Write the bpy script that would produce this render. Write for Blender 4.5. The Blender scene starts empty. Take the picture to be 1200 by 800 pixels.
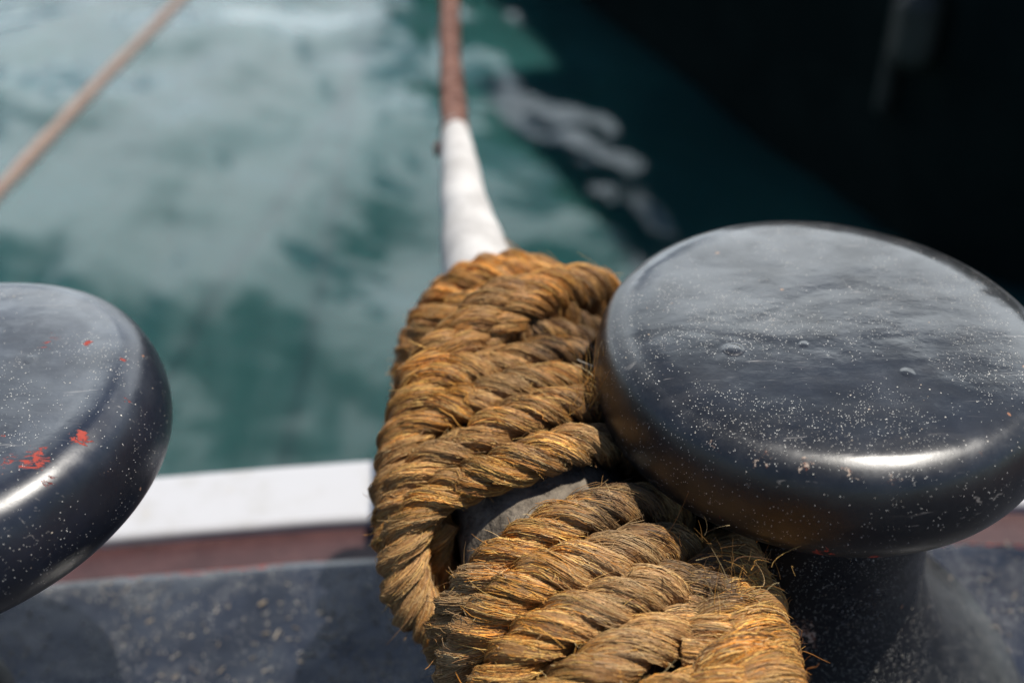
import bpy, math
import numpy as np
from mathutils import Vector, Matrix

S = 0.15                      # metres per working unit (the working unit is the radius of a bollard head)
rng = np.random.default_rng(11)
scene = bpy.context.scene
COL = scene.collection
PI = math.pi
A3 = lambda *v: np.array(v, float)

# ------------------------------------------------------------------ noise
def _hash(ix, iy, iz, seed):
    h = (ix.astype(np.int64) * 374761393 + iy.astype(np.int64) * 668265263 + iz.astype(np.int64) * 2147483647 + seed * 974711) & 0xFFFFFFFF
    h = ((h ^ (h >> 13)) * 1274126177) & 0xFFFFFFFF
    h = ((h ^ (h >> 15)) * 2246822519) & 0xFFFFFFFF
    return ((h ^ (h >> 16)) & 0xFFFFFF) / float(0xFFFFFF)

def vnoise(P, seed=0):
    """smooth value noise in [-1, 1]"""
    P = np.asarray(P, float)
    i = np.floor(P).astype(np.int64); f = P - i
    f = f * f * f * (f * (f * 6 - 15) + 10)
    r = 0
    for a in (0, 1):
        for b in (0, 1):
            for c in (0, 1):
                w = (f[..., 0] if a else 1 - f[..., 0]) * (f[..., 1] if b else 1 - f[..., 1]) * (f[..., 2] if c else 1 - f[..., 2])
                r = r + w * _hash(i[..., 0] + a, i[..., 1] + b, i[..., 2] + c, seed)
    return r * 2 - 1

def fbm(P, seed=0, n=4):
    P = np.asarray(P, float)
    return sum(vnoise(P * 2 ** k + 17.3 * k, seed + k) * 0.5 ** k for k in range(n))

def sstep(a, b, x):
    t = np.clip((x - a) / (b - a), 0, 1)
    return t * t * (3 - 2 * t)

def unit(v):
    return v / np.maximum(np.linalg.norm(v, axis=-1, keepdims=True), 1e-12)

def catmull(P, n=40):
    P = np.asarray(P, float)
    Q = np.vstack([2 * P[0] - P[1], P, 2 * P[-1] - P[-2]])
    out = []
    for i in range(1, len(Q) - 2):
        t = np.linspace(0, 1, n, endpoint=False)[:, None]
        a, b, c, d = Q[i - 1], Q[i], Q[i + 1], Q[i + 2]
        out.append(0.5 * (2 * b + (c - a) * t + (2 * a - 5 * b + 4 * c - d) * t ** 2 + (3 * b - a - 3 * c + d) * t ** 3))
    out.append(P[-1:])
    return np.vstack(out)

def resample(P, ds, extra=None):
    L = np.concatenate([[0], np.cumsum(np.linalg.norm(np.diff(P, axis=0), axis=1))])
    n = max(8, int(round(L[-1] / ds)))
    s = np.linspace(0, L[-1], n + 1)
    f = lambda V: np.stack([np.interp(s, L, V[:, k]) for k in range(V.shape[1])], 1)
    if extra is None:
        return f(P), s
    return f(P), s, f(extra)

# ------------------------------------------------------------------ mesh collecting
class Mesh:
    def __init__(self):
        self.v = []; self.q = []; self.c = []; self.f = []; self.n = 0
    def add(self, V, Q, C=None, F=None):
        V = np.asarray(V, float).reshape(-1, 3)
        self.v.append(V); self.q.append(np.asarray(Q, np.int64).reshape(-1, 4) + self.n)
        if C is None: C = np.ones((len(V), 3))
        C = np.asarray(C, float)
        if C.ndim == 1: C = np.tile(C, (len(V), 1))
        self.c.append(C); self.n += len(V)
        self.f.append(np.zeros((len(V), 3)) if F is None else np.asarray(F, float).reshape(-1, 3))
    def grid(self, V, closed_u=False, C=None, F=None):
        """V: (rows, cols, 3); the columns close when closed_u"""
        r, c = V.shape[:2]
        I = np.arange(r * c).reshape(r, c)
        if closed_u:
            J = np.roll(I, -1, 1); a, b, d, e = I[:-1], J[:-1], J[1:], I[1:]
        else:
            a, b, d, e = I[:-1, :-1], I[:-1, 1:], I[1:, 1:], I[1:, :-1]
        self.add(V.reshape(-1, 3), np.stack([a, b, d, e], -1).reshape(-1, 4), None if C is None else np.asarray(C).reshape(-1, 3), F)
    def disc(self, ring, flip=False, C=None):
        """close a ring of points with a fan of quads round its centre"""
        ring = np.asarray(ring); n = len(ring)
        V = np.vstack([ring, ring.mean(0)[None]])
        q = [((i + 2) % n, (i + 1) % n, i, n) if flip else (i, (i + 1) % n, (i + 2) % n, n) for i in range(0, n, 2)]
        self.add(V, q, C)
    def build(self, name, mat, parent=None, smooth=True, attrs=None):
        V = np.vstack(self.v) * S; Q = np.vstack(self.q); C = np.vstack(self.c)
        off = np.array(parent_world(parent)) if parent else np.zeros(3)
        V = V - off
        me = bpy.data.meshes.new(name)
        me.vertices.add(len(V)); me.vertices.foreach_set('co', V.astype(np.float32).ravel())
        me.loops.add(len(Q) * 4); me.loops.foreach_set('vertex_index', Q.astype(np.int32).ravel())
        me.polygons.add(len(Q)); me.polygons.foreach_set('loop_start', np.arange(0, len(Q) * 4, 4, dtype=np.int32))
        me.polygons.foreach_set('use_smooth', np.full(len(Q), smooth))
        me.update(calc_edges=True)
        a = me.color_attributes.new('Col', 'FLOAT_COLOR', 'POINT')
        a.data.foreach_set('color', np.hstack([C, np.ones((len(C), 1))]).astype(np.float32).ravel())
        if mat.name.startswith('manila'):
            b = me.attributes.new('fib', 'FLOAT_VECTOR', 'POINT'); b.data.foreach_set('vector', np.vstack(self.f).astype(np.float32).ravel())
        for k, val in (attrs or {}).items():
            b = me.attributes.new(k, 'FLOAT', 'POINT'); b.data.foreach_set('value', np.asarray(val, np.float32))
        me.validate()
        me.materials.append(mat)
        o = bpy.data.objects.new(name, me); COL.objects.link(o)
        if parent: o.parent = parent
        return o

def parent_world(p):
    v = Vector((0, 0, 0))
    while p is not None:
        v += p.location; p = p.parent
    return v

def tag(o, label=None, cat=None, group=None, kind=None):
    if label: o['label'] = label
    if cat: o['category'] = cat
    if group: o['group'] = group
    if kind: o['kind'] = kind
    return o

def thing(name, label, cat, loc, group=None):
    o = bpy.data.objects.new(name, None); COL.objects.link(o)
    o.location = [c * S for c in loc]; o.empty_display_size = 0.02
    return tag(o, label, cat, group)

# ------------------------------------------------------------------ materials
class NT:
    def __init__(self, name):
        self.m = bpy.data.materials.new(name); self.m.use_nodes = True
        self.t = self.m.node_tree; self.n = self.t.nodes; self.l = self.t.links
        self.b = self.n['Principled BSDF']
    def node(self, typ, **kw):
        n = self.n.new(typ)
        for k, v in kw.items(): setattr(n, k, v)
        return n
    def link(self, a, b): self.l.new(a, b)
    def coords(self, scale=(1, 1, 1), seed=0.0):
        """object coordinates in working units"""
        tc = self.node('ShaderNodeTexCoord'); mp = self.node('ShaderNodeMapping')
        mp.inputs['Scale'].default_value = [c / S for c in scale]
        mp.inputs['Location'].default_value = (seed, seed * 1.7, seed * 0.6)
        self.link(tc.outputs['Object'], mp.inputs['Vector']); return mp.outputs['Vector']
    def noise(self, vec, scale, detail=4, rough=0.55, dist=0.0, out='Fac'):
        n = self.node('ShaderNodeTexNoise'); n.inputs['Scale'].default_value = scale
        n.inputs['Detail'].default_value = detail; n.inputs['Roughness'].default_value = rough; n.inputs['Distortion'].default_value = dist
        self.link(vec, n.inputs['Vector']); return n.outputs[out]
    def ramp(self, fac, a, b, lo=0.0, hi=1.0):
        n = self.node('ShaderNodeMapRange', interpolation_type='SMOOTHSTEP')
        n.inputs['From Min'].default_value = a; n.inputs['From Max'].default_value = b
        n.inputs['To Min'].default_value = lo; n.inputs['To Max'].default_value = hi
        self.link(fac, n.inputs['Value']); return n.outputs['Result']
    def math(self, op, a, b=None, c=None):
        n = self.node('ShaderNodeMath', operation=op)
        for i, x in enumerate((a, b, c)):
            if x is None: continue
            if isinstance(x, (int, float)): n.inputs[i].default_value = x
            else: self.link(x, n.inputs[i])
        return n.outputs[0]
    def mix(self, fac, a, b):
        n = self.node('ShaderNodeMix', data_type='RGBA')
        for s, x in (('Factor', fac), ('A', a), ('B', b)):
            i = [k for k in n.inputs if k.name == s and (s == 'Factor' and k.type == 'VALUE' or s != 'Factor' and k.type == 'RGBA')][0]
            if isinstance(x, (int, float)): i.default_value = x
            elif isinstance(x, tuple): i.default_value = x if len(x) == 4 else (*x, 1)
            else: self.link(x, i)
        return [k for k in n.outputs if k.type == 'RGBA'][0]
    def attr(self, name, out='Fac'):
        n = self.node('ShaderNodeAttribute'); n.attribute_name = name; return n.outputs[out]
    def specks(self, vec, scale, size, keep, squash=None):
        """crisp small dots: near a cell's point, in a random share of cells"""
        v = self.node('ShaderNodeTexVoronoi'); v.inputs['Scale'].default_value = scale; v.inputs['Randomness'].default_value = 1
        self.link(vec, v.inputs['Vector'])
        sep = self.node('ShaderNodeSeparateColor'); self.link(v.outputs['Color'], sep.inputs[0])
        r = self.math('MULTIPLY', sep.outputs[1], size)                     # random size per cell
        d = self.math('LESS_THAN', v.outputs['Distance'], r)
        k = self.math('LESS_THAN', sep.outputs[0], keep)
        return self.math('MULTIPLY', d, k), sep.outputs[2]
    def bump(self, h, strength, dist, prev=None):
        n = self.node('ShaderNodeBump'); n.inputs['Strength'].default_value = strength; n.inputs['Distance'].default_value = dist * S
        self.link(h, n.inputs['Height'])
        if prev is not None: self.link(prev, n.inputs['Normal'])
        return n.outputs['Normal']
    def set(self, **kw):
        for k, x in kw.items():
            i = self.b.inputs[k.replace('_', ' ')]
            if isinstance(x, (int, float)): i.default_value = x
            elif isinstance(x, tuple): i.default_value = x if len(x) == 4 else (*x, 1)
            else: self.link(x, i)
        return self.m

def black_paint(name, seed, base=(0.0035, 0.0037, 0.0045), dust=0.05, speck=1.0, rough=(0.28, 0.42), fine_only=False, coat=1.0):
    t = NT(name); v = t.coords(seed=seed)
    warp = t.noise(v, 2.2, 5, 0.6)
    col = t.mix(t.ramp(warp, 0.4, 0.62), base, tuple(c * 1.6 for c in base))
    # old dust wiped about
    dn = t.noise(t.coords((1, 2.6, 2.0), seed + 3), 3.0, 8, 0.68, 0.6)
    geo = t.node('ShaderNodeNewGeometry'); sz = t.node('ShaderNodeSeparateXYZ'); t.link(geo.outputs['True Normal'], sz.inputs[0])
    upw = t.ramp(sz.outputs[2], 0.25, 0.95, 0.12, 1.0)                    # dust settles on what faces up
    df = t.math('MULTIPLY', t.ramp(dn, 0.42, 0.72, 0.15 * dust, dust), upw)
    col = t.mix(df, col, (0.30, 0.285, 0.27))
    fine = t.noise(v, 70, 3, 0.7)
    df2 = t.math('MULTIPLY', t.ramp(fine, 0.60, 0.72), t.ramp(t.noise(v, 4, 3), 0.42, 0.6, 0.0, dust * 1.6))
    df2 = t.math('MULTIPLY', df2, upw)
    col = t.mix(df2, col, (0.42, 0.39, 0.35))
    # scuffs
    sc = t.noise(t.coords((1.2, 22, 14), seed + 9), 2.3, 3, 0.5, 1.2)
    sc = t.math('MULTIPLY', t.ramp(sc, 0.66, 0.70), t.ramp(t.noise(v, 2.7, 2), 0.46, 0.62, 0, 0.5))
    col = t.mix(sc, col, (0.26, 0.24, 0.22))
    # specks of salt, grit, rust
    bumps = None
    for scale, size, keep, c1, c2 in ((17, 0.20, 0.07 * speck, (0.20, 0.075, 0.035), (0.50, 0.42, 0.33)),
                                      (44, 0.19, 0.11 * speck, (0.55, 0.50, 0.40), (0.22, 0.13, 0.08)),
                                      (85, 0.26, 0.15 * speck, (0.62, 0.58, 0.50), (0.20, 0.15, 0.11)), (170, 0.40, 0.42 * speck, (0.62, 0.60, 0.55), (0.16, 0.14, 0.12))):
        if fine_only and scale < 60: continue
        if fine_only: keep *= 0.25 if scale < 60 else 2.2
        clump = t.ramp(t.noise(t.coords(seed=seed + scale), 1.6, 5, 0.7), 0.42, 0.62, 0.04, 1.0)
        wv = t.node('ShaderNodeVectorMath', operation='ADD'); t.link(v, wv.inputs[0])
        nz = t.node('ShaderNodeVectorMath', operation='SCALE'); nz.inputs['Scale'].default_value = 0.35 / scale
        t.link(t.noise(v, scale * 1.7, 2, out='Color'), nz.inputs[0]); t.link(nz.outputs[0], wv.inputs[1])
        s, rnd = t.specks(wv.outputs[0], scale, size, keep)
        if scale > 100: clump = t.math('MULTIPLY', clump, t.math('MULTIPLY_ADD', upw, 0.6, 0.4))
        s = t.math('MULTIPLY', s, t.math('LESS_THAN', rnd, clump))
        col = t.mix(s, col, t.mix(rnd, c1, c2))
        bumps = s if bumps is None else t.math('MAXIMUM', bumps, s)
    # chips to the red primer and rust, where the mesh says they lie
    ch = t.math('ADD', t.attr('chip'), t.math('MULTIPLY', t.math('SUBTRACT', t.noise(t.coords((0.7, 1.5, 1), seed), 22, 6, 0.75, 0.8), 0.5), 2.1))
    ch = t.ramp(ch, 0.55, 0.60)
    col = t.mix(ch, col, t.mix(t.noise(v, 30, 2), (0.24, 0.026, 0.018), (0.33, 0.060, 0.040)))
    ru = t.math('ADD', t.attr('rust'), t.math('MULTIPLY', t.math('SUBTRACT', t.noise(v, 34, 6, 0.75), 0.5), 1.6))
    ru = t.ramp(ru, 0.60, 0.68)
    col = t.mix(ru, col, t.mix(t.ramp(t.noise(v, 60, 3), 0.4, 0.6), (0.14, 0.045, 0.025), (0.42, 0.33, 0.26)))
    rg = t.ramp(t.noise(v, 5, 6, 0.65), 0.3, 0.7, rough[0], rough[1])
    rg = t.math('MAXIMUM', rg, t.math('MULTIPLY', t.math('MAXIMUM', t.math('MAXIMUM', bumps, ch), ru), 0.7))
    rg = t.math('ADD', rg, t.math('MULTIPLY', df, 1.2))
    nrm = t.bump(t.noise(t.coords((1, 1.5, 1.4), seed), 2.6, 1.5, 0.4, 0.5), 0.09, 0.05)
    nrm = t.bump(t.noise(t.coords((1, 1.6, 1.3), seed + 4), 13, 4, 0.6, 0.8), 0.022, 0.02, nrm)
    nrm = t.bump(t.noise(v, 55, 5, 0.65), 0.06, 0.006, nrm)
    nrm = t.bump(t.math('SUBTRACT', bumps, t.math('MULTIPLY', ch, 0.6)), 0.7, 0.008, nrm)
    cw = t.ramp(t.noise(v, 3.5, 5, 0.65), 0.35, 0.65, 0.6 * coat, coat)
    cw = t.math('MULTIPLY', cw, t.math('SUBTRACT', 1.0, t.math('MAXIMUM', t.math('MAXIMUM', bumps, ch), ru)))
    cw = t.math('MULTIPLY', cw, t.ramp(sz.outputs[2], 0.15, 0.75, 0.45, 1.0))
    t.set(Base_Color=col, Roughness=rg, Normal=nrm, IOR=1.5)
    t.b.inputs['Specular IOR Level'].default_value = 0.22
    t.set(Coat_Weight=cw, Coat_Roughness=t.math('ADD', t.ramp(sz.outputs[2], 0.90, 0.99, 0.34, 0.06), t.ramp(t.noise(v, 7, 5, 0.7), 0.4, 0.75, 0.0, 0.14)), Coat_IOR=1.7)
    t.link(nrm, t.b.inputs['Coat Normal'])
    return t.m

def rope_mat(name, stain_shade=True):
    t = NT(name); v = t.coords()
    c = t.attr('Col', 'Color'); fv = t.attr('fib', 'Vector')
    st = t.noise(fv, 11, 3, 0.6)                                          # streaks that follow the fibres
    c = t.mix(t.ramp(st, 0.48, 0.70, 0, 0.55), c, t.mix(0.5, c, (0.75, 0.50, 0.20)))
    c = t.mix(t.ramp(st, 0.30, 0.50, 0.65, 0.0), c, (0.05, 0.022, 0.008))
    g = t.ramp(t.noise(v, 6, 4, 0.6), 0.35, 0.68, 0.0, 0.45)
    c = t.mix(g, c, t.mix(0.5, c, (0.30, 0.20, 0.11)))
    fine = t.noise(v, 90, 2, 0.6)
    c = t.mix(t.ramp(fine, 0.3, 0.7, 0, 0.30), c, (0.10, 0.045, 0.015))
    sp, rn = t.specks(v, 30, 0.16, 0.10)
    c = t.mix(sp, c, t.mix(rn, (0.05, 0.03, 0.02), (0.80, 0.72, 0.58)))
    n = t.bump(st, 0.7, 0.012); n = t.bump(fine, 0.4, 0.006, n)
    t.set(Base_Color=c, Roughness=0.55, Normal=n)
    t.b.inputs['Specular IOR Level'].default_value = 0.4
    return t.m

def plain(name, c1, c2, scale, rough, bump=0.2, bscale=40, bd=0.01, rough2=None, detail=5):
    t = NT(name); v = t.coords()
    n = t.noise(v, scale, detail, 0.62)
    return t.set(Base_Color=t.mix(t.ramp(n, 0.35, 0.65), c1, c2), Roughness=t.ramp(t.noise(v, scale * 2.3, 3), 0.3, 0.7, rough, rough2 or rough),
                 Normal=t.bump(t.noise(v, bscale, 4), bump, bd))

M = {}
M['rope'] = rope_mat('manila_fibre')
M['core'] = plain('grey_hawser_cover', (0.075, 0.060, 0.044), (0.20, 0.165, 0.125), 9, 0.85, 0.9, 45, 0.02)
M['white_sleeve'] = plain('white_canvas', (0.36, 0.34, 0.32), (0.50, 0.48, 0.455), 3, 0.8, 0.5, 30, 0.012)
M['brown_line'] = plain('rusty_brown_rope', (0.10, 0.042, 0.028), (0.19, 0.095, 0.068), 6, 0.8, 0.4, 30, 0.01)
M['tan_line'] = plain('pale_tan_rope', (0.26, 0.18, 0.145), (0.33, 0.25, 0.205), 6, 0.85, 0.4, 30, 0.01)
M['hull'] = plain('black_hull_paint', (0.008, 0.013, 0.012), (0.012, 0.018, 0.016), 0.3, 0.85, 0.1, 2, 0.05)
M['hull'].node_tree.nodes['Principled BSDF'].inputs['Specular IOR Level'].default_value = 0.0
M['rub'] = plain('dark_rubber', (0.010, 0.010, 0.010), (0.02, 0.02, 0.02), 1, 0.7)
M['fender'] = plain('dull_beige_fender', (0.022, 0.020, 0.015), (0.045, 0.041, 0.031), 0.8, 0.6)
M['straw'] = plain('straw_chips', (0.24, 0.18, 0.11), (0.46, 0.41, 0.34), 9, 0.7)
M['thread'] = plain('pale_thread', (0.30, 0.26, 0.20), (0.45, 0.40, 0.34), 9, 0.7)

# ------------------------------------------------------------------ bollards
HEAD = [(0.0, 0.004), (0.25, 0.005), (0.5, 0.005), (0.70, 0.004), (0.79, 0.000), (0.86, -0.012), (0.915, -0.040), (0.955, -0.085), (0.985, -0.165),
        (1.0, -0.27), (0.990, -0.37), (0.955, -0.445), (0.89, -0.505), (0.80, -0.545), (0.72, -0.565), (0.66, -0.585), (0.60, -0.60)]
POST = [(0.62, -0.55), (0.655, -0.60), (0.655, -0.75), (0.655, -0.95), (0.66, -1.15), (0.685, -1.35), (0.735, -1.55), (0.82, -1.75), (0.94, -1.96), (1.10, -2.16),
        (1.28, -2.32), (1.42, -2.392), (1.50, -2.43)]

def lathe(prof, x, y, nseg, ds, seed, dents=(), squash_y=1.0, amp=1.0):
    P = catmull([(a, b, 0) for a, b in prof], 30)[:, :2]
    R, s = resample(np.hstack([P, np.zeros((len(P), 1))]), ds)
    R[:, 0] = np.maximum(R[:, 0], 0)
    th = np.linspace(0, 2 * PI, nseg, endpoint=False)
    V = np.zeros((len(R), nseg, 3))
    V[..., 0] = R[:, :1] * np.cos(th); V[..., 1] = R[:, :1] * np.sin(th); V[..., 2] = R[:, 2 - 1:2]
    d = np.gradient(R[:, :2], axis=0); nr = unit(np.stack([-d[:, 1], d[:, 0]], 1))     # outward normal in the profile plane
    if nr[0, 1] < 0: nr = -nr
    N = np.stack([nr[:, :1] * np.cos(th), nr[:, :1] * np.sin(th), np.repeat(nr[:, 1:2], nseg, 1)], -1)
    h = amp * (0.0075 * fbm(V * 1.5 + seed, seed, 1) + 0.0004 * fbm(V * np.array([6, 10, 9]) + seed, seed + 5, 3))
    V = V + N * h[..., None]
    for dx, dy, rad, hh in dents:
        q = ((V[..., 0] - dx) ** 2 + ((V[..., 1] - dy) * 1.0) ** 2) / rad ** 2
        V[..., 2] += np.where(V[..., 2] > -0.1, hh * np.clip(1 - q, 0, 1) ** 0.6, 0)
    return V

def make_bollard(loc, label, dents, chips, rusts, seed, mats, post=POST, lean=0.0):
    t = thing('bollard', label, 'bollard', (loc[0], loc[1], -2.4), 'pair of black mooring bollards')
    for nm, prof, ds, amp in (('head', HEAD, 0.0065, 1.0), ('post', post, 0.012, 1.1)):
        V = lathe(prof, 0, 0, 640, ds, seed + (0 if nm == 'head' else 40), dents if nm == 'head' else (), amp=amp)
        if nm == 'post': V[..., 0] += lean * sstep(-0.5, -0.8, V[..., 2])
        W = V + A3(loc[0], loc[1], 0)
        m = Mesh(); m.grid(W[::-1], True)
        F = W[::-1].reshape(-1, 3) - A3(loc[0], loc[1], 0)
        ch = np.zeros(len(F)); ru = np.zeros(len(F))
        for (a, b, c, r, k) in chips: ch = np.maximum(ch, k * np.clip(1 - np.linalg.norm(F - A3(a, b, c), axis=1) / r, 0, 1))
        for (a, b, c, r, k) in rusts: ru = np.maximum(ru, k * np.clip(1 - np.linalg.norm(F - A3(a, b, c), axis=1) / r, 0, 1))
        m.build(nm, mats[nm], t, attrs={'chip': ch, 'rust': ru})
    return t

BR = (1.363, 3.465); BL = (-2.524, 3.213)
matsR = {'head': black_paint('black_gloss_paint', 2.0), 'post': black_paint('black_gloss_paint_post', 21.0, dust=0.02, rough=(0.25, 0.40), speck=2.2, coat=0.3)}
matsL = {'head': black_paint('blue_black_gloss_paint', 5.5, base=(0.006, 0.008, 0.014)), 'post': black_paint('blue_black_gloss_paint_post', 33.0, dust=0.08, rough=(0.3, 0.5), speck=1.4, coat=0.4)}
make_bollard(BR, 'black mushroom headed bollard right of the rope, paint blisters on its dusty top', 
             [(-0.44, -0.20, 0.042, 0.006), (-0.14, -0.185, 0.020, 0.002), (0.22, -0.40, 0.028, 0.0025)],
             [(-0.20, -0.93, -0.40, 0.10, 0.75), (-0.02, -0.95, -0.43, 0.07, 0.8), (-0.55, -0.78, -0.36, 0.07, 0.6), (0.30, -0.6, -0.75, 0.06, 0.8), (0.38, -0.58, -1.0, 0.07, 0.7)],
             [(-0.10, -0.72, -1.28, 0.26, 0.85), (0.32, -0.62, -1.2, 0.10, 0.7), (-0.45, -0.80, -0.06, 0.12, 0.66), (-0.30, -0.86, -0.05, 0.12, 0.66), (-0.15, -0.88, -0.05, 0.12, 0.66), (0.35, -0.83, -0.05, 0.13, 0.6), (0.02, -0.92, -0.06, 0.14, 0.62), (-0.62, -0.70, -0.07, 0.14, 0.6), (0.6, -0.72, -0.06, 0.12, 0.6), (-0.8, -0.5, -0.1, 0.12, 0.55), (0.1, -0.98, -0.3, 0.14, 0.5)], 3, matsR)
make_bollard(BL, 'blue black bollard at the left with red primer showing through chipped paint', 
             [(0.45, 0.2, 0.03, 0.001)],
             [(0.70, -0.44, 0.0, 0.13, 0.80), (0.60, -0.44, 0.0, 0.08, 0.7), (0.82, -0.30, -0.02, 0.08, 0.85), (0.49, 0.32, 0.01, 0.12, 0.62), (0.66, 0.30, 0.0, 0.05, 0.8), (0.84, 0.20, -0.02, 0.05, 0.7), (0.90, -0.05, -0.06, 0.06, 0.75),
              (0.52, -0.30, 0.0, 0.05, 0.65), (0.78, -0.52, -0.03, 0.07, 0.68)],
             [(0.97, 0.10, -0.2, 0.14, 0.55), (0.92, -0.36, -0.15, 0.14, 0.5), (0.5, -0.36, 0.0, 0.10, 0.5)], 8, matsL,
             [(0.46, -0.5), (0.47, -0.60), (0.46, -0.8), (0.45, -1.2), (0.45, -1.6), (0.46, -1.9), (0.49, -2.15), (0.54, -2.3), (0.58, -2.39), (0.60, -2.43)], -0.95)

# ------------------------------------------------------------------ base plate, deck, white edging
def edge_y(x, k): return k - 0.0125 * x * x
def slab(x0, x1, yfar, ynear, ztop, zbot, rad, nx=240, jig=0.0, seed=1, yn_curve=False, ny=70):
    """a slab running across; its far edge follows the curved line of the ship's side; rounded far and near edges"""
    x = np.linspace(x0, x1, nx)
    rows = []
    a = np.linspace(0, PI / 2, 9)
    yf = edge_y(x, yfar); yn = edge_y(x, ynear) if yn_curve else np.full_like(x, ynear)
    rows.append(np.stack([x, yn, np.full_like(x, zbot)], -1))
    for t in a: rows.append(np.stack([x, yn + rad * (1 - np.sin(t)) * 1.0, np.full_like(x, ztop - rad + rad * np.sin(t))], -1) if False else np.stack([x, yn + rad * (1 - np.cos(t)), ztop - rad + rad * np.sin(t) + 0 * x], -1))
    for f in np.linspace(0, 1, ny)[1:-1]: rows.append(np.stack([x, (yn + rad) * (1 - f) + (yf - rad) * f, np.full_like(x, ztop)], -1))
    for t in a[::-1]: rows.append(np.stack([x, yf - rad * (1 - np.cos(t)), ztop - rad + rad * np.sin(t) + 0 * x], -1))
    rows.append(np.stack([x, yf, np.full_like(x, zbot)], -1))
    V = np.stack(rows)
    if jig: V[..., 2] += jig * fbm(V * 1.3, seed, 4); V[..., 1] += jig * fbm(V * 2.1 + 9, seed + 2, 3)
    return V

base_m = black_paint('worn_blue_black_plate_paint', 50.0, base=(0.006, 0.008, 0.014), dust=0.012, speck=1.5, rough=(0.26, 0.42), fine_only=True, coat=0.75)
m = Mesh(); V = slab(-7, 7, 4.42, -7.0, -2.40, -2.66, 0.10, 400, 0.006, 4, ny=220); m.grid(V)  # unseen stretch behind the camera added to keep the bollards' reflections dark
for xx in (0, -1):
    r = V[:, xx]; m.disc(r if xx == 0 else r[::-1])
F = np.vstack(m.v)
ed = np.clip(1 - np.abs(F[:, 1] - (4.385 - 0.0125 * F[:, 0] ** 2)) / 0.14, 0, 1) * 0.62 * (0.6 + 0.4 * sstep(-0.2, 0.3, vnoise(F * 1.5, 3)))
o = m.build('base_plate', base_m, attrs={'chip': ed, 'rust': 0 * ed})
tag(o, 'worn blue black steel base plate littered with straw under the bollards', 'base plate')

m = Mesh(); V = slab(-8.5, 8.5, 5.46, 4.86, -2.53, -2.64, 0.05, 160, 0.004, 9, True, 12); m.grid(V)
for xx in (0, -1):
    r = V[:, xx]; m.disc(r if xx == 0 else r[::-1])
t = NT('white_edge_paint'); v = t.coords()
c = t.mix(t.ramp(t.noise(v, 2.5, 6, 0.65), 0.45, 0.72, 0, 0.7), (0.415, 0.415, 0.43), (0.34, 0.33, 0.315))
sp, rn = t.specks(v, 9, 0.22, 0.10); c = t.mix(t.math('MULTIPLY', sp, 0.5), c, (0.40, 0.36, 0.30))
tag(m.build('white_edging', t.set(Base_Color=c, Roughness=0.55, Normal=t.bump(t.noise(v, 20, 4), 0.15, 0.01))), 'white painted raised edging along the deck side above the water', 'edging')

m = Mesh(); V = slab(-30, 30, 5.50, -45, -2.64, -15.5, 0.06, 160, 0.0, 2, False, 60); m.grid(V)
t = NT('red_brown_deck_paint'); v = t.coords()
c = t.mix(t.ramp(t.noise(v, 3, 6, 0.65), 0.35, 0.65), (0.040, 0.015, 0.015), (0.062, 0.025, 0.024))
c = t.mix(t.ramp(t.noise(v, 40, 4, 0.7), 0.6, 0.72, 0, 0.35), c, (0.35, 0.25, 0.22))
tag(m.build('deck', t.set(Base_Color=c, Roughness=0.5, Normal=t.bump(t.noise(v, 25, 4), 0.2, 0.01))), None, None, None, 'structure')

# litter of straw and paint flakes on the plate
m = Mesh()
def chip_at(x, y, z, L, w, a, h=0.006):
    d = A3(math.cos(a), math.sin(a), 0); e = A3(-d[1], d[0], 0); c = A3(x, y, z)
    bot = [c - d * L - e * w, c + d * L - e * w, c + d * L + e * w, c - d * L + e * w]
    top = [b + A3(0, 0, h) - 0.15 * (b - c) + A3(0, 0, 0.4 * h) * (i % 2) for i, b in enumerate(bot)]
    m.add(bot + top, [(4, 5, 6, 7), (0, 1, 5, 4), (1, 2, 6, 5), (2, 3, 7, 6), (3, 0, 4, 7)])
for k in range(800):
    x = rng.uniform(-3.6, -0.1) if k < 700 else rng.uniform(2.6, 3.8); y = rng.uniform(3.3, 4.25)
    if k > 420 and k < 700: x = rng.uniform(-1.2, -0.2)
    L = rng.choice([0.008, 0.012, 0.02, 0.035], p=[.5, .3, .17, .03]) * 0.75; chip_at(x, y, -2.397, L, rng.uniform(0.0015, 0.0035), rng.uniform(0, PI))
for x, y, L, w, a in ((-1.63, 4.02, .035, .02, .7), (-1.50, 3.78, .045, .012, 1.3), (-1.28, 3.62, .05, .011, 0.05), (-1.25, 3.93, .03, .016, .4), (-0.98, 4.12, .04, .016, -.6), (-0.95, 3.55, .05, .008, -.9), (-1.1, 4.2, .02, .012, .3)):
    chip_at(x, y, -2.396, L * 0.8, w * 0.33, a, 0.006)
tag(m.build('straw_litter', M['straw'], smooth=False), 'straw bits and pale paint flakes scattered on the base plate', 'litter', None, 'stuff')

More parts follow.
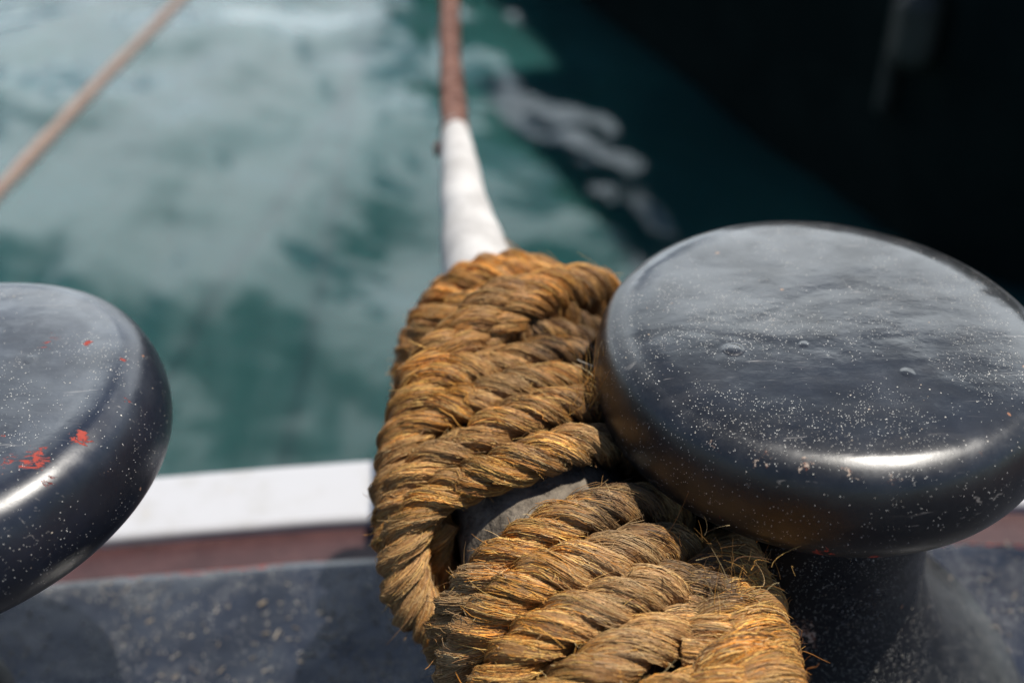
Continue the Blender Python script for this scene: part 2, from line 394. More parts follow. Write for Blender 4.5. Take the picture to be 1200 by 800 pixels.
# ------------------------------------------------------------------ the wrapped mooring hawser
CEN = catmull([(-0.40, 7.74, -0.83), (-0.31, 6.7, -0.845), (-0.20, 5.95, -0.86), (-0.08, 5.35, -0.86), (-0.03, 4.75, -0.87), (-0.02, 4.1, -0.88), (0.09, 3.38, -0.92),
               (0.21, 2.76, -1.03), (0.36, 2.12, -1.18), (0.47, 1.45, -1.38), (0.75, 0.7, -1.62), (1.0, -0.2, -1.9)], 40)
CEN, CS = resample(CEN, 0.02)
def cidx(y): return CS[np.argmin(np.abs(CEN[:, 1] - y))]
CT = unit(np.gradient(CEN, axis=0)); CR = unit(np.cross(A3(0, 0, 1), CT)); CU = np.cross(CT, CR)
def frame(s):
    f = lambda V: np.stack([np.interp(s, CS, V[:, k]) for k in range(3)], -1)
    return f(CEN), unit(f(CT)), unit(f(CR)), unit(f(CU))

hawser = thing('mooring_hawser', 'grey hawser in a white sleeve running out over the water as a brown line', 'hawser', (0.1, 3.4, -1.3))
def tube(m, P, rad, n=28, C=None, rough=0.0, seed=0):
    T = unit(np.gradient(P, axis=0)); ref = A3(0, 0, 1)
    R = unit(np.cross(ref, T)); U = np.cross(T, R)
    th = np.linspace(0, 2 * PI, n, endpoint=False)
    d = R[:, None] * np.cos(th)[None, :, None] + U[:, None] * np.sin(th)[None, :, None]
    rad = np.broadcast_to(rad, (len(P),))
    V = P[:, None] + d * rad[:, None, None]
    if rough: V = V + d * (rough * fbm(V * 4, seed, 4))[..., None]
    m.grid(V[:, ::-1], True, C)
    m.disc(V[0]); m.disc(V[-1][::-1])
    return V
i0 = np.argmin(np.abs(CEN[:, 1] - 5.9))
m = Mesh(); tube(m, CEN[i0:], np.interp(CEN[i0:, 1], [-0.2, 4.1, 4.35, 4.6, 5.9], [0.43, 0.43, 0.36, 0.22, 0.10]), 48, rough=0.016, seed=3)
m.build('hawser_core', M['core'], hawser)
sl = catmull([(-0.05, 4.38, -0.875), (-0.10, 4.72, -0.87), (-0.155, 5.05, -0.86), (-0.205, 5.46, -0.85), (-0.25, 5.80, -0.86), (-0.31, 6.40, -0.85), (-0.36, 7.05, -0.835), (-0.385, 7.40, -0.825), (-0.39, 7.5, -0.822)], 30)
rr_ = np.interp(sl[:, 1], [4.4, 5.0, 5.46, 6.0, 6.6, 7.1, 7.40, 7.5], [0.33, 0.255, 0.225, 0.185, 0.155, 0.13, 0.112, 0.10])
m = Mesh(); tube(m, sl, rr_, 40, rough=0.008, seed=5); m.build('white_sleeve', M['white_sleeve'], hawser)

# ---- three strand rope with its fibres
PAL = np.array([(0.86, 0.42, 0.075), (0.90, 0.55, 0.155), (0.72, 0.30, 0.045), (0.32, 0.12, 0.024), (0.58, 0.37, 0.165), (0.075, 0.032, 0.012), (0.92, 0.72, 0.36)])
STAIN_SHADE = [((0.50, 4.05, -0.45), 0.40, 0.92), ((0.42, 4.28, -0.55), 0.34, 0.7), ((0.42, 3.73, -0.55), 0.52, 0.97), ((0.46, 3.35, -0.60), 0.46, 0.97), ((0.30, 3.5, -0.42), 0.22, 0.7), ((0.44, 3.05, -0.56), 0.26, 0.9),
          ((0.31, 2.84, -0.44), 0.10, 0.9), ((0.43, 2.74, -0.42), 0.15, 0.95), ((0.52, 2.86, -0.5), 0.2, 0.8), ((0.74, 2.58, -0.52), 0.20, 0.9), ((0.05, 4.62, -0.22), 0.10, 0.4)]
def stain_shade(P, C):  # grease stains, with the bollard head's shade painted into the rope colour too
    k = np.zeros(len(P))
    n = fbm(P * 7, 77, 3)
    for c, r, a in STAIN_SHADE:
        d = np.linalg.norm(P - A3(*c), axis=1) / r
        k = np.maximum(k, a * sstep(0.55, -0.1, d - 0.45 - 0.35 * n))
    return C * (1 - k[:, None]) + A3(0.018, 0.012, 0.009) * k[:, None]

def tents(m, P, out, w, C):
    """thin fibres: P (n, k, 3), outward directions (n, k, 3), widths (n, k) -> tapering three sided slivers"""
    n, k = P.shape[:2]
    T = unit(np.gradient(P, axis=1)); side = unit(np.cross(T, out)); up = np.cross(side, T)
    w = w[..., None]
    V = np.stack([P - side * w * 0.5, P + up * w * 0.6, P + side * w * 0.5, P - up * w * 0.2], 2)      # n,k,4,3
    I = np.arange(n * k * 4).reshape(n, k, 4)
    q = []
    for a in range(4):
        b = (a + 1) % 4
        q.append(np.stack([I[:, :-1, a], I[:, 1:, a], I[:, 1:, b], I[:, :-1, b]], -1).reshape(-1, 4))
    CC = np.repeat(C.reshape(n, -1, 3) if C.ndim == 3 else np.repeat(C[:, None], k, 1), 4, axis=1).reshape(-1, 3)
    m.add(V.reshape(-1, 3), np.vstack(q), CC)

FIB_W = 0.0038
def make_rope(m, path, nrm, rr, lay, seed, dens, warm=0.5, fuzz=1.0, squash=None, yarn=0.12, fib_ok=None, plaincol=None, ring=18):
    """path dense, nrm = outward direction; adds three laid strands plus surface fibres; returns strand data for loose fibres"""
    rg = np.random.default_rng(seed)
    P, s, N = resample(path, 0.010, nrm)
    T = unit(np.gradient(P, axis=0)); N = unit(N - T * (N * T).sum(1, keepdims=True)); B = np.cross(T, N)
    wob = 1 + 0.10 * vnoise(np.stack([s * 1.7, 0 * s + seed, 0 * s], 1), seed)
    if np.ndim(rr): rr = np.interp(np.linspace(0, 1, len(s)), np.linspace(0, 1, len(rr)), rr)
    rr = rr * wob
    a = 0.49 * rr; off = 0.565 * rr
    data = []
    ph0 = rg.uniform(0, 6.28)
    lw = 2 * PI * (s + 0.10 * lay * vnoise(np.stack([s * 1.3, 0 * s, 0 * s + seed], 1), seed + 1)) / lay
    for k in range(3):
        ph = ph0 + 2 * PI * k / 3 + lw
        e1 = N * np.cos(ph)[:, None] + B * np.sin(ph)[:, None]
        c = P + e1 * off[:, None] if np.ndim(off) else P + e1 * off
        tc = unit(np.gradient(c, axis=0)); e1 = unit(e1 - tc * (e1 * tc).sum(1, keepdims=True)); e2 = np.cross(tc, e1)
        ak = a * (1 + 0.10 * vnoise(np.stack([s * 3.1, 0 * s + k, 0 * s + seed], 1), seed + 3))
        psi = np.linspace(0, 2 * PI, ring, endpoint=False)
        tw = -2 * PI / lay * 0.40
        g = 1 + yarn * np.cos(6 * (psi[None] - tw * s[:, None])) 
        V = c[:, None] + (e1[:, None] * np.cos(psi)[None, :, None] + e2[:, None] * np.sin(psi)[None, :, None]) * (ak[:, None] * g)[..., None]
        V = V + 0.05 * rr.mean() * fbm(V * 9, seed + k, 3)[..., None] * unit(V - c[:, None])
        Vr = V.reshape(-1, 3)
        if plaincol is None:
            base = A3(0.32, 0.145, 0.036) * (0.85 + 0.3 * warm) + 0.03 * vnoise(Vr * 3, seed)[:, None] * A3(1, .5, .2)
            base = stain_shade(Vr, np.clip(base, 0.01, 1))
        else: base = np.tile(plaincol, (len(Vr), 1)) * (1 + 0.25 * vnoise(Vr * 4, seed)[:, None])
        pf = psi[None] - tw * s[:, None]
        FF = np.stack([np.cos(pf), np.sin(pf), np.repeat(s[:, None] * 0.7 + k * 3.0 + seed, ring, 1)], -1)
        m.grid(V[:, ::-1], True, base.reshape(len(s), ring, 3)[:, ::-1], FF[:, ::-1])
        m.disc(V[0], C=base[:1].repeat(ring + 1, 0)); m.disc(V[-1][::-1], C=base[:1].repeat(ring + 1, 0))
        nf = int(dens * s[-1] * 1000)
        if nf:
            s0 = rg.uniform(0, s[-1], nf); p0 = rg.uniform(0, 2 * PI, nf); L = np.where(rg.random(nf) < 0.3, rg.uniform(0.02, 0.07, nf), rg.uniform(0.06, 0.26, nf)) * (rr.mean() / 0.105)
            K = 7
            u = np.linspace(0, 1, K)[None]
            ss = np.clip(s0[:, None] + L[:, None] * u, 0, s[-1])
            ppsi = p0[:, None] + (tw * rg.uniform(0.75, 1.25, nf)[:, None]) * (ss - s0[:, None]) + rg.normal(0, 0.15, nf)[:, None] * u * 2
            ii = ss / s[-1] * (len(s) - 1)
            f = lambda A: (np.take(A, np.floor(ii).astype(int), 0) * (1 - (ii % 1))[..., None] + np.take(A, np.minimum(np.floor(ii).astype(int) + 1, len(s) - 1), 0) * (ii % 1)[..., None])
            C_, E1, E2 = f(c), f(e1), f(e2); AK = f(ak[:, None])[..., 0]
            o_ = E1 * np.cos(ppsi)[..., None] + E2 * np.sin(ppsi)[..., None]
            gg = 1 + yarn * np.cos(6 * (ppsi - tw * ss))
            lift = np.where(rg.random(nf) < 0.09 * fuzz, rg.exponential(0.32, nf), 0.0)
            tail = np.where(rg.random((nf, 1)) < .5, u, 1 - u) ** 2
            r_ = AK * (gg + rg.uniform(-0.01, 0.07, nf)[:, None] + lift[:, None] * tail)
            Q = C_ + o_ * r_[..., None] + 0.004 * rg.normal(0, 1, (nf, K, 3)) * tail[..., None]
            ok = np.ones(nf, bool) if fib_ok is None else fib_ok(Q[:, K // 2], rg)
            # the bundles of one yarn share a tone
            if plaincol is None:
                yi = np.floor(((p0 - tw * s0) * 6 / (2 * PI)) % 6).astype(int)
                ytone = _hash(yi, np.floor(s0 * 2.2).astype(int) + 7 * k, np.full(nf, seed), 5)
                wts = np.array([0.26, 0.20, 0.20, 0.13, 0.12, 0.05, 0.04])
                ci = np.searchsorted(np.cumsum(wts), np.clip(rg.random(nf) * 0.6 + ytone * 0.4, 0, .999))
                Cc = PAL[np.minimum(ci, 6)] * rg.uniform(0.55, 1.25, nf)[:, None] * (0.55 + 0.75 * ytone)[:, None]
                dirt = sstep(-0.15, 0.55, fbm(Q[:, 3] * 2.3, 31, 3))[:, None] * 0.55 * (1 - 0.75 * warm)
                Cc = Cc * (1 - dirt) + A3(0.15, 0.095, 0.055) * dirt * rg.uniform(0.6, 1.5, nf)[:, None]
                Cc = Cc * (1 + 0.38 * fbm(np.stack([s0 * 2.5, np.full(nf, k * 5.0), np.full(nf, seed * 1.3)], 1), 55, 2))[:, None]
                pale = sstep(0.0, 0.5, fbm(Q[:, 3] * 3.1, 91, 3))[:, None] * 0.55 * (1 - 0.7 * warm)
                Cc = Cc * (1 - pale) + A3(0.62, 0.44, 0.235) * pale * rg.uniform(0.5, 1.25, nf)[:, None]
                gold = warm * 0.6
                Cc = Cc * (1 - gold) + Cc * A3(1.27, 1.12, 0.84) * gold
                Cc = stain_shade(Q[:, 3], Cc)
            else: Cc = np.tile(plaincol, (nf, 1)) * rg.uniform(0.6, 1.4, nf)[:, None]
            wd = FIB_W * rg.uniform(0.55, 1.35, nf)[:, None] * (0.25 + 0.75 * np.sin(PI * np.clip(u, 0.04, 0.96)) ** 0.6)
            tents(m, Q[ok], o_[ok], wd[ok], Cc[ok])
        data.append((c, e1, e2, ak, s))
    return data

LOOSE = {'far': [], 'near': []}
def loose_from(data, n, seed, key, L=(0.04, 0.20), stiff=0.5, spread=1.0, pick=None, warm=.5):
    """stray fibres that stick out of a rope"""
    rg = np.random.default_rng(seed)
    for (c, e1, e2, ak, s) in data:
        k = n // 3
        i = rg.integers(3, len(s) - 3, k) if pick is None else np.clip((pick[0] + (pick[1] - pick[0]) * rg.random(k)) * len(s), 3, len(s) - 4).astype(int)
        psi = rg.uniform(0, 2 * PI, k)
        o = e1[i] * np.cos(psi)[:, None] + e2[i] * np.sin(psi)[:, None]
        t = unit(c[i + 2] - c[i - 2]) * np.where(rg.random(k) < .5, 1, -1)[:, None]
        l = rg.uniform(0, 1, k) ** 3.0 * (L[1] - L[0]) + L[0]
        d = unit(o * rg.uniform(0.15, 1.0, k)[:, None] * spread + t * rg.uniform(0.2, 1.1, k)[:, None] + rg.normal(0, 0.25, (k, 3)))
        bend = unit(rg.normal(0, 1, (k, 3))) * rg.uniform(0.1, 0.8, k)[:, None] + A3(0, 0, -0.15)
        u = np.linspace(0, 1, 6)[None, :, None]
        Q = (c[i] + o * ak[i][:, None] * 0.93)[:, None] + d[:, None] * l[:, None, None] * u + bend[:, None] * (l[:, None, None] * stiff) * u ** 2
        C = PAL[rg.choice(7, k, p=[.22, .26, .14, .10, .12, .03, .13])] * rg.uniform(0.7, 1.2, k)[:, None]
        C = stain_shade(Q[:, 0], C)
        w = FIB_W * rg.uniform(0.5, 1.0, k)[:, None] * (1.05 - 0.8 * np.linspace(0, 1, 6)[None])
        LOOSE[key].append((Q, np.repeat(o[:, None], 6, 1), w, C))

def turn(name, thing_, s_i, rho, rr, th_r, seed, warm, adv, hold=(-25, 30), lift=1.7, tilt=(0, 0), key='far', dens=1.3, nloose=130, fuzz=1.0, span=70, L=(0.03, 0.16), lay=0.44, ridge=0.28):
    """one turn of rope round the hawser; its end climbs over the start of the next turn and makes the hitch ridge"""
    th = np.radians(np.linspace(th_r + hold[0], th_r + 360 + hold[1], 420))
    deg = np.degrees(th) - th_r
    e = sstep(360 - span * 0.55, 360 + hold[1], deg)                      # 0..1 over the ridge
    hump = np.sin(PI * np.clip((deg - (360 - span * 0.7)) / (span * 0.7 + hold[1]), 0, 1)) ** 0.8
    rad = rho + rr * 0.90 + rr * lift * hump - rr * 0.25 * sstep(20, hold[0], deg)
    sa = s_i + adv * e + tilt[0] * np.cos(th - math.radians(tilt[1])) + 0.030 * vnoise(np.stack([th * 1.5, 0 * th + seed, 0 * th], 1), seed)
    c, T, R, U = frame(sa)
    o = R * np.cos(th)[:, None] + U * np.sin(th)[:, None]
    P = c + o * rad[:, None]
    r_arr = rr * (1 + ridge * hump)
    def ok(Q, rg):                                                        # fewer fibres underneath, where hardly any show
        return (Q[:, 2] > -1.15) | (rg.random(len(Q)) < 0.25)
    m = Mesh(); d = make_rope(m, P, o, r_arr, lay, seed, dens, warm, fuzz, fib_ok=ok)
    m.build(name, M['rope'], thing_)
    loose_from(d, nloose, seed + 900, key, L)
    return d

S_GAP = cidx(3.27)
far = thing('rope_wrapping', 'golden manila rope hitched round the hawser between the bare gap and the white sleeve', 'rope', (0.0, 4.6, -1.5), 'rope wrappings on the hawser')
pitch = 0.176
nU = 9
for i in range(nU):
    s_i = S_GAP + 0.03 - pitch * (nU - 1 - i)
    f = i / (nU - 1)
    rho = 0.475 * (0.84 if i == 0 else 0.97 if i == 1 else 1.0)
    turn('rope_turn', far, s_i, rho, 0.086, (38, 58, 80, 106, 134, 154, 167, 175, 181)[i], 100 + i, 1.0 - 0.75 * f, (2.2 - 0.7 * f) * pitch, tilt=(0.05, 170), key='far', nloose=1100, lift=1.7, L=(0.012, 0.06))
near = thing('rope_wrapping', 'weathered brown manila rope hitched round the hawser beside the right bollard, nearest the viewer', 'rope', (0.4, 2.6, -1.5), 'rope wrappings on the hawser')
nL = 12
pitch = 0.190
for i in range(nL):
    s_i = S_GAP + 0.39 + pitch * i
    f = i / (nL - 1)
    turn('rope_turn', near, s_i, 0.475, 0.093, 18 + 62 * min(1, i / 6), 200 + i, 0.12 + 0.88 * sstep(0.15, 0.6, f), 2.5 * pitch, tilt=(0.11, 175), key='near', nloose=1500, lift=1.8, span=80, ridge=0.36, hold=(-25, 34), dens=1.8 if i < 8 else 0.6, fuzz=1.1, L=(0.010, 0.085), lay=0.47)

# frayed tufts standing up from the near wrapping
def tuft(p, d, n, L, seed, key, spread=0.35, rad=0.05):
    rg = np.random.default_rng(seed)
    q0 = A3(*p) + rg.normal(0, rad, (n, 3)); dd = unit(A3(*d) + rg.normal(0, spread, (n, 3)))
    l = rg.uniform(0.4, 1.0, n) * L
    u = np.linspace(0, 1, 6)[None, :, None]
    Q = q0[:, None] + dd[:, None] * l[:, None, None] * u + rg.normal(0, 0.55, (n, 1, 3)) * l[:, None, None] * u ** 2
    C = PAL[rg.choice(7, n, p=[.3, .2, .2, .15, .05, .05, .05])] * rg.uniform(0.6, 1.1, n)[:, None]
    C = stain_shade(Q[:, 0], C) * 0.7 + C * 0.3
    w = FIB_W * rg.uniform(0.45, 0.95, n)[:, None] * (1.05 - 0.75 * np.linspace(0, 1, 6)[None])
    LOOSE[key].append((Q, np.repeat(unit(rg.normal(0, 1, (n, 1, 3))), 6, 1), w, C))
tuft((0.36, 3.36, -0.32), (0.15, 0.25, 1.0), 150, 0.17, 1, 'near', 0.30, 0.045)
tuft((0.80, 2.52, -0.56), (0.15, 0.2, 1.0), 130, 0.11, 2, 'near', 0.60, 0.09)
tuft((0.55, 3.20, -0.35), (0.3, 0.3, 0.6), 120, 0.13, 4, 'near', 0.4, 0.06)
for key, th_ in (('far', far), ('near', near)):
    m = Mesh()
    for Q, o, w, C in LOOSE[key]: tents(m, Q, o, w, C)
    tag(m.build('loose_fibre', M['rope'], th_), kind='stuff')
# two long threads
for pts in ([(-0.40, 3.10, -1.02), (-0.36, 2.98, -1.20), (-0.28, 2.88, -1.45), (-0.16, 2.78, -1.62)], [(0.30, 3.60, -0.27), (0.40, 3.48, -0.26), (0.47, 3.33, -0.36), (0.55, 3.2, -0.42)]):
    m = Mesh(); tube(m, catmull(pts, 14), 0.0028, 6); m.build('thread', M['thread'], near)

# ------------------------------------------------------------------ lines over the water
ln = catmull([(-0.375, 7.2, -0.825), (-0.402, 7.74, -0.815), (-0.461, 9.141, -0.77), (-0.501, 10.54, -0.718), (-0.575, 13.19, -0.70), (-1.1, 30, -1.1), (-3.2, 60, -2.4), (-4.4, 84.5, -3.8)], 50)
P, s = resample(ln, 0.03)
m = Mesh(); N = np.tile(A3(0, 0, 1), (len(P), 1))
make_rope(m, P[:400], N[:400], 0.098, 0.42, 700, 0, plaincol=A3(1, 1, 1), ring=10)
tube(m, P[395::20], 0.085, 10)
m.build('tail_line', M['brown_line'], hawser)
m = Mesh(); th = np.linspace(0, 2 * PI, 60)
tube(m, np.stack([-0.39 + 0.10 * np.cos(th), 7.42 + 0.02 * np.sin(2 * th), -0.82 + 0.10 * np.sin(th)], 1)[:-1], 0.024, 12)
tube(m, catmull([(-0.47, 7.35, -0.87), (-0.525, 7.33, -0.89), (-0.535, 7.31, -0.94), (-0.52, 7.30, -0.97)], 12), 0.028, 10)
m.build('whipping', M['brown_line'], hawser)

ln = catmull([(-5.9, 4.6, -2.3), (-6.1, 6.5, -2.6), (-6.27, 9.66, -2.94), (-6.44, 11.37, -3.13), (-6.29, 14.5, -3.1), (-5.8, 18.38, -2.89), (-5.08, 22.48, -2.37), (-2.0, 36, 0.5), (2, 55, 6)], 50)
P, s = resample(ln, 0.03); m = Mesh(); N = np.tile(A3(0, 0, 1), (len(P), 1))
make_rope(m, P[:900], N[:900], 0.088, 0.5, 720, 0, plaincol=A3(1, 1, 1), ring=10)
tube(m, P[895::20], 0.105, 10)
tag(m.build('mooring_line', M['tan_line']), 'thin pale tan mooring line slanting over the water at upper left', 'rope')

# ------------------------------------------------------------------ dark hull moored across the water
ZW = -14.0
p1, p2 = np.array([14.4, 20.7]), np.array([-17.1, 121.6])
dv = (p2 - p1) / np.linalg.norm(p2 - p1); nv = np.array([dv[1], -dv[0]])          # nv points away from us, to the right
vessel = thing('moored_vessel', 'black hull of a vessel lying in deep shade across the water at upper right', 'vessel', (17.5, 20.9, ZW))
ZT = -2.6
nL_ = 90; u = np.linspace(0, 1, nL_); Lw = np.linalg.norm(p2 - p1)
rows = []
for zf, inset in ((-1.5, 0.6), (0, 0.25), (3, 0.05), (6, 0.0), (11.0, 0.0), (11.4, 0.12)):
    bow = 5.0 * (np.clip((0.06 - u) / 0.06, 0, 1) ** 2)
    q = p1 + dv * (u * Lw)[:, None] + nv * (inset + bow)[:, None]
    rows.append(np.hstack([q, np.full((nL_, 1), ZW + zf)]))
q = p1 + dv * (u * Lw)[:, None] + nv * 16
rows.append(np.hstack([q, np.full((nL_, 1), ZT)])); rows.append(np.hstack([q, np.full((nL_, 1), ZW - 1.5)]))
m = Mesh(); V = np.stack(rows); m.grid(V[:, ::-1])
m.disc(V[:, 0]); m.disc(V[:, -1][::-1]); m.build('hull', M['hull'], vessel)
m = Mesh(); q = p1 + dv * np.linspace(0.07, 1, 60)[:, None] * Lw - nv * 0.05
tube(m, np.hstack([q, np.full((60, 1), ZT - 0.9)]), 0.22, 12); m.build('rubbing_strake', M['rub'], vessel)
m = Mesh(); c0 = p1 + dv * 1.0 + nv * 0.3; rows = []
for zf, ins in ((ZT - 0.02, 0), (ZT + 12.2, 0.15), (ZT + 12.6, 0.5)):
    rows.append([np.append(c0 + dv * (a * 22.5 + (ins if a == 0 else -ins)) + nv * (b * 12 + (ins if b == 0 else -ins)), zf) for a, b in ((0, 0), (1, 0), (1, 1), (0, 1))])
m.grid(np.array(rows), True); m.add(rows[-1], [(0, 1, 2, 3)]); m.build('shade_block', M['hull'], vessel, smooth=False)  # unseen block added on the vessel; its shadow darkens the water
def fender(x, y, zc, r, h, r2=0.08):
    q = np.array([x, y]) - nv * (r + 0.05)
    z = np.linspace(-h / 2, h / 2, 24); rad = r * np.sqrt(np.clip(1 - np.clip((np.abs(z) - (h / 2 - r)) / r, 0, 1) ** 2, 0.02, 1))
    m = Mesh(); P = np.stack([np.full(24, q[0]), np.full(24, q[1]), zc + z], 1)
    th = np.linspace(0, 2 * PI, 24, endpoint=False)
    V = P[:, None] + np.stack([np.cos(th), np.sin(th), 0 * th], -1)[None] * rad[:, None, None]
    m.grid(V, True); m.disc(V[0][::-1]); m.disc(V[-1])
    f = m.build('fender', M['fender'], vessel)
    m = Mesh(); m2 = np.linspace(zc + h / 2 - 0.1, ZT + 0.1, 6)
    th = np.linspace(0, 2 * PI, 8, endpoint=False)
    V = np.stack([np.full(6, q[0]), np.full(6, q[1]), m2], 1)[:, None] + np.stack([np.cos(th), np.sin(th), 0 * th], -1)[None] * r2
    m.grid(V, True); m.build('fender_rope', M['fender'], f)
fender(12.3, 27.2, -7.1, 0.60, 2.4)
fender(12.0, 28.4, -8.4, 0.25, 3.6)

# ------------------------------------------------------------------ water
xs = np.concatenate([-34 - np.geomspace(0.5, 26000, 34)[::-1], np.linspace(-34, 26, 380), 26 + np.geomspace(0.5, 26000, 34)])
ys = np.concatenate([8 - np.geomspace(0.5, 26000, 30)[::-1], np.linspace(8, 64, 360), 64 + np.geomspace(0.5, 26000, 34)])
X, Y = np.meshgrid(xs, ys)
fade = sstep(60, 30, np.abs(X + 4)) * sstep(110, 60, Y) * sstep(-4, 6, Y)
H = np.zeros_like(X); rw = np.random.default_rng(5)
for k in range(64):
    short = k >= 34
    lam = rw.uniform(1.1, 3.2) if short else rw.uniform(3.0, 12.0); a = rw.normal(math.radians(209), 0.42 if short else 0.7); ph = rw.uniform(0, 6.28)
    kx, ky = math.cos(a) * 2 * PI / lam, math.sin(a) * 2 * PI / lam
    H += (0.0021 if short else 0.0033) * lam * np.sin(kx * X + ky * Y + ph + 1.1 * np.sin(0.11 * X - 0.08 * Y + k))
m = Mesh(); m.grid(np.stack([X, Y, ZW + H * fade], -1))
t = NT('harbour_water'); v = t.coords()
n1 = t.noise(t.coords((1, 0.7, 1)), 0.9, 3, 0.5, 0.6); n2 = t.noise(v, 2.2, 2, 0.5)
nrm = t.bump(n1, 0.06, 1.0); nrm = t.bump(n2, 0.015, 0.4, nrm)
wc = t.mix(t.ramp(t.noise(v, 0.05, 2), 0.35, 0.65), (0.012, 0.048, 0.044), (0.017, 0.065, 0.063))
t.b.inputs['Subsurface Radius'].default_value = (0.5, 1.0, 1.0)
tag(m.build('water', t.set(Base_Color=wc, Roughness=0.03, IOR=1.34, Normal=nrm, Subsurface_Weight=1.0, Subsurface_Scale=0.9)), None, None, None, 'structure')

# ------------------------------------------------------------------ sky and sun
SUN_EL, SUN_AZ = 69.0, 88.0            # azimuth clockwise from +Y
w = bpy.data.worlds.new('World'); scene.world = w; w.use_nodes = True
wt = w.node_tree; wn = wt.nodes; wl = wt.links
bg = wn['Background']; bg.inputs['Strength'].default_value = 0.085
sky = wn.new('ShaderNodeTexSky'); sky.sky_type = 'NISHITA'; sky.sun_disc = False
sky.sun_elevation = math.radians(SUN_EL); sky.sun_rotation = math.radians(SUN_AZ)
sky.air_density = 1.0; sky.dust_density = 0.3; sky.ozone_density = 3.0
tc = wn.new('ShaderNodeTexCoord'); sp = wn.new('ShaderNodeSeparateXYZ'); wl.new(tc.outputs['Generated'], sp.inputs[0])
def wm(op, a, b=None):
    n = wn.new('ShaderNodeMath'); n.operation = op
    for i, x in enumerate((a, b)):
        if x is None: continue
        if isinstance(x, (int, float)): n.inputs[i].default_value = x
        else: wl.new(x, n.inputs[i])
    return n.outputs[0]
def wramp(x, a, b, lo=0, hi=1):
    n = wn.new('ShaderNodeMapRange'); n.interpolation_type = 'SMOOTHSTEP'
    for k, vv in (('From Min', a), ('From Max', b), ('To Min', lo), ('To Max', hi)): n.inputs[k].default_value = vv
    wl.new(x, n.inputs['Value']); return n.outputs['Result']
zz = wm('ADD', wm('MAXIMUM', sp.outputs[2], 0.0), 0.22)
cx = wm('DIVIDE', sp.outputs[0], zz); cy = wm('DIVIDE', sp.outputs[1], zz)
cb = wn.new('ShaderNodeCombineXYZ'); wl.new(cx, cb.inputs[0]); wl.new(cy, cb.inputs[1])
def wnoise(scale, detail, loc):
    mp = wn.new('ShaderNodeMapping'); mp.inputs['Location'].default_value = loc; wl.new(cb.outputs[0], mp.inputs['Vector'])
    n = wn.new('ShaderNodeTexNoise'); n.inputs['Scale'].default_value = scale; n.inputs['Detail'].default_value = detail; n.inputs['Roughness'].default_value = 0.55
    wl.new(mp.outputs[0], n.inputs['Vector']); return n.outputs['Fac']
cl = wnoise(1.25, 3, (3.1, 0.4, 0))
front = wramp(sp.outputs[1], 0.45, 0.75, -0.40, 0.0)
tilt = wm('ADD', sp.outputs[2], wm('MULTIPLY', sp.outputs[0], 0.25))
low = wm('ADD', wramp(tilt, 0.50, 0.76, 0.10, -0.15), front)                        # a bank of cloud low in the sky, open blue higher up
mask = wramp(wm('ADD', cl, low), 0.475, 0.58)
mask = wm('MULTIPLY', mask, wramp(sp.outputs[2], 0.28, 0.50, 0.75, 1.1))     # hazier towards the horizon
shade = wramp(wnoise(1.8, 5, (7, 2, 0)), 0.3, 0.7, 0.62, 1.0)
# one dense bank low on the right, with a crisp top edge
wob = wm('MULTIPLY', wm('SUBTRACT', wnoise(2.2, 5, (1, 5, 0)), 0.5), 0.10)
bank = wm('MULTIPLY', wramp(wm('ADD', sp.outputs[2], wob), 0.555, 0.575, 1.0, 0.0), wm('MULTIPLY', wramp(sp.outputs[0], 0.05, 0.2), wramp(sp.outputs[1], 0.45, 0.7)))
shade = wm('MAXIMUM', shade, wm('MULTIPLY', bank, 0.95))
thin = wm('MULTIPLY', wramp(wnoise(1.5, 6, (2, 9, 0)), 0.46, 0.64, 0.0, 0.5), wm('MULTIPLY', wramp(sp.outputs[2], 0.66, 0.84, 1.0, 0.0), wramp(sp.outputs[1], 0.35, 0.6)))
clear_r = wm('MULTIPLY', wramp(sp.outputs[0], 0.05, 0.18), wramp(wm('ADD', sp.outputs[2], wob), 0.555, 0.58, 0.0, 0.8))
clear_l = wm('MULTIPLY', wramp(sp.outputs[0], -0.45, -0.30, 1.0, 0.0), wramp(sp.outputs[2], 0.45, 0.52, 0.0, 0.6))
mask = wm('MULTIPLY', wm('MAXIMUM', mask, thin), wm('SUBTRACT', 1.0, wm('MAXIMUM', clear_r, clear_l)))
mask = wm('MAXIMUM', mask, bank)
mixn = wn.new('ShaderNodeMix'); mixn.data_type = 'RGBA'
cc = wn.new('ShaderNodeMix'); cc.data_type = 'RGBA'
A_ = [k for k in cc.inputs if k.type == 'RGBA']; A_[0].default_value = (11.5, 15.0, 18.5, 1); A_[1].default_value = (27.0, 29.0, 30.5, 1)
wl.new(shade, [k for k in cc.inputs if k.name == 'Factor' and k.type == 'VALUE'][0])
B_ = [k for k in mixn.inputs if k.type == 'RGBA']
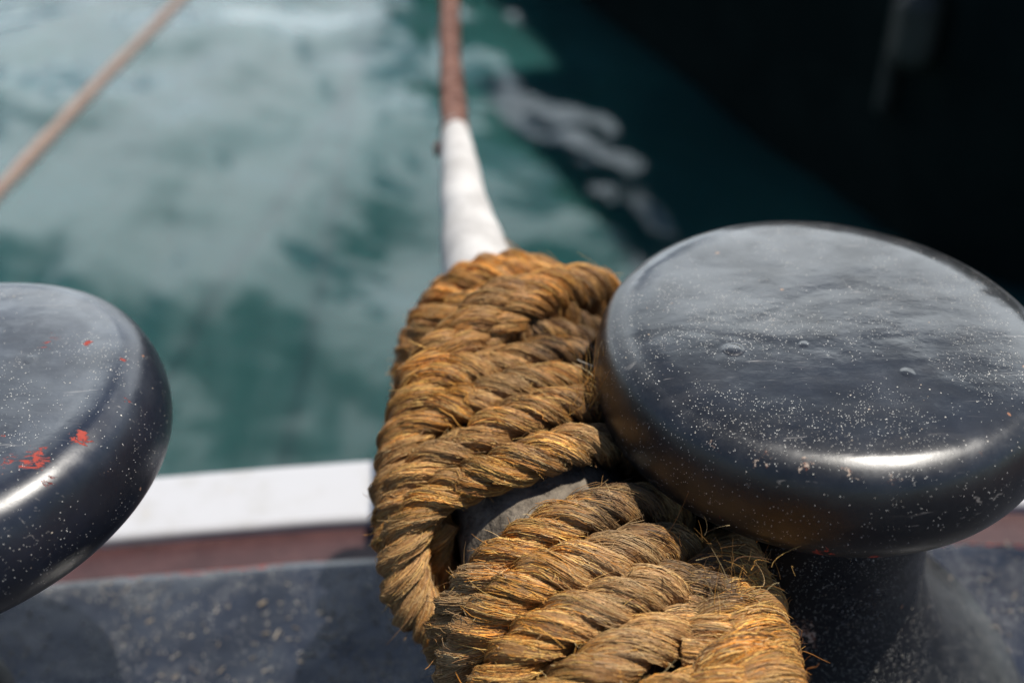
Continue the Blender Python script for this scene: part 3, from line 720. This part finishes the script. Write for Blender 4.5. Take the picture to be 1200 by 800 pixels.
wl.new(mask, [k for k in mixn.inputs if k.name == 'Factor' and k.type == 'VALUE'][0]); wl.new(sky.outputs[0], B_[0])
wl.new([k for k in cc.outputs if k.type == 'RGBA'][0], B_[1])
wl.new([k for k in mixn.outputs if k.type == 'RGBA'][0], bg.inputs['Color'])

sd = bpy.data.lights.new('sun', 'SUN'); sd.energy = 5.0; sd.angle = math.radians(0.53); sd.color = (1.0, 0.945, 0.86)
so = bpy.data.objects.new('sun', sd); COL.objects.link(so)
Lv = Vector((math.sin(math.radians(SUN_AZ)) * math.cos(math.radians(SUN_EL)), math.cos(math.radians(SUN_AZ)) * math.cos(math.radians(SUN_EL)), math.sin(math.radians(SUN_EL))))
so.rotation_euler = Lv.to_track_quat('Z', 'Y').to_euler(); so.location = Lv * 5

# ------------------------------------------------------------------ camera
cd = bpy.data.cameras.new('camera'); co = bpy.data.objects.new('camera', cd); COL.objects.link(co)
r_, u_, f_ = Vector((0.99903545, -0.02596235, -0.03541377)), Vector((0.04391103, 0.59067855, 0.80571129)), Vector((0, 0.80648919, -0.59124884))
co.matrix_world = Matrix(((r_.x, u_.x, -f_.x, 0), (r_.y, u_.y, -f_.y, 0), (r_.z, u_.z, -f_.z, 2.49078 * S), (0, 0, 0, 1)))
cd.sensor_width = 36; cd.lens = 1149.174 / 1200 * 36
cd.clip_start = 0.02; cd.clip_end = 20000
cd.dof.use_dof = True; cd.dof.focus_distance = 3.92 * S; cd.dof.aperture_fstop = 2.7; cd.dof.aperture_blades = 0
scene.camera = co

scene.render.engine = 'CYCLES'
scene.cycles.use_denoising = True
try:
    scene.cycles.denoiser = 'OPENIMAGEDENOISE'; scene.cycles.denoising_input_passes = 'RGB_ALBEDO_NORMAL'
except Exception: pass
scene.cycles.max_bounces = 8; scene.cycles.glossy_bounces = 4; scene.cycles.diffuse_bounces = 3
scene.cycles.sample_clamp_indirect = 6
scene.view_settings.view_transform = 'Standard'; scene.view_settings.look = 'None'
scene.view_settings.exposure = 0.24; scene.view_settings.gamma = 1.0
scene.render.resolution_x = 1024; scene.render.resolution_y = 682
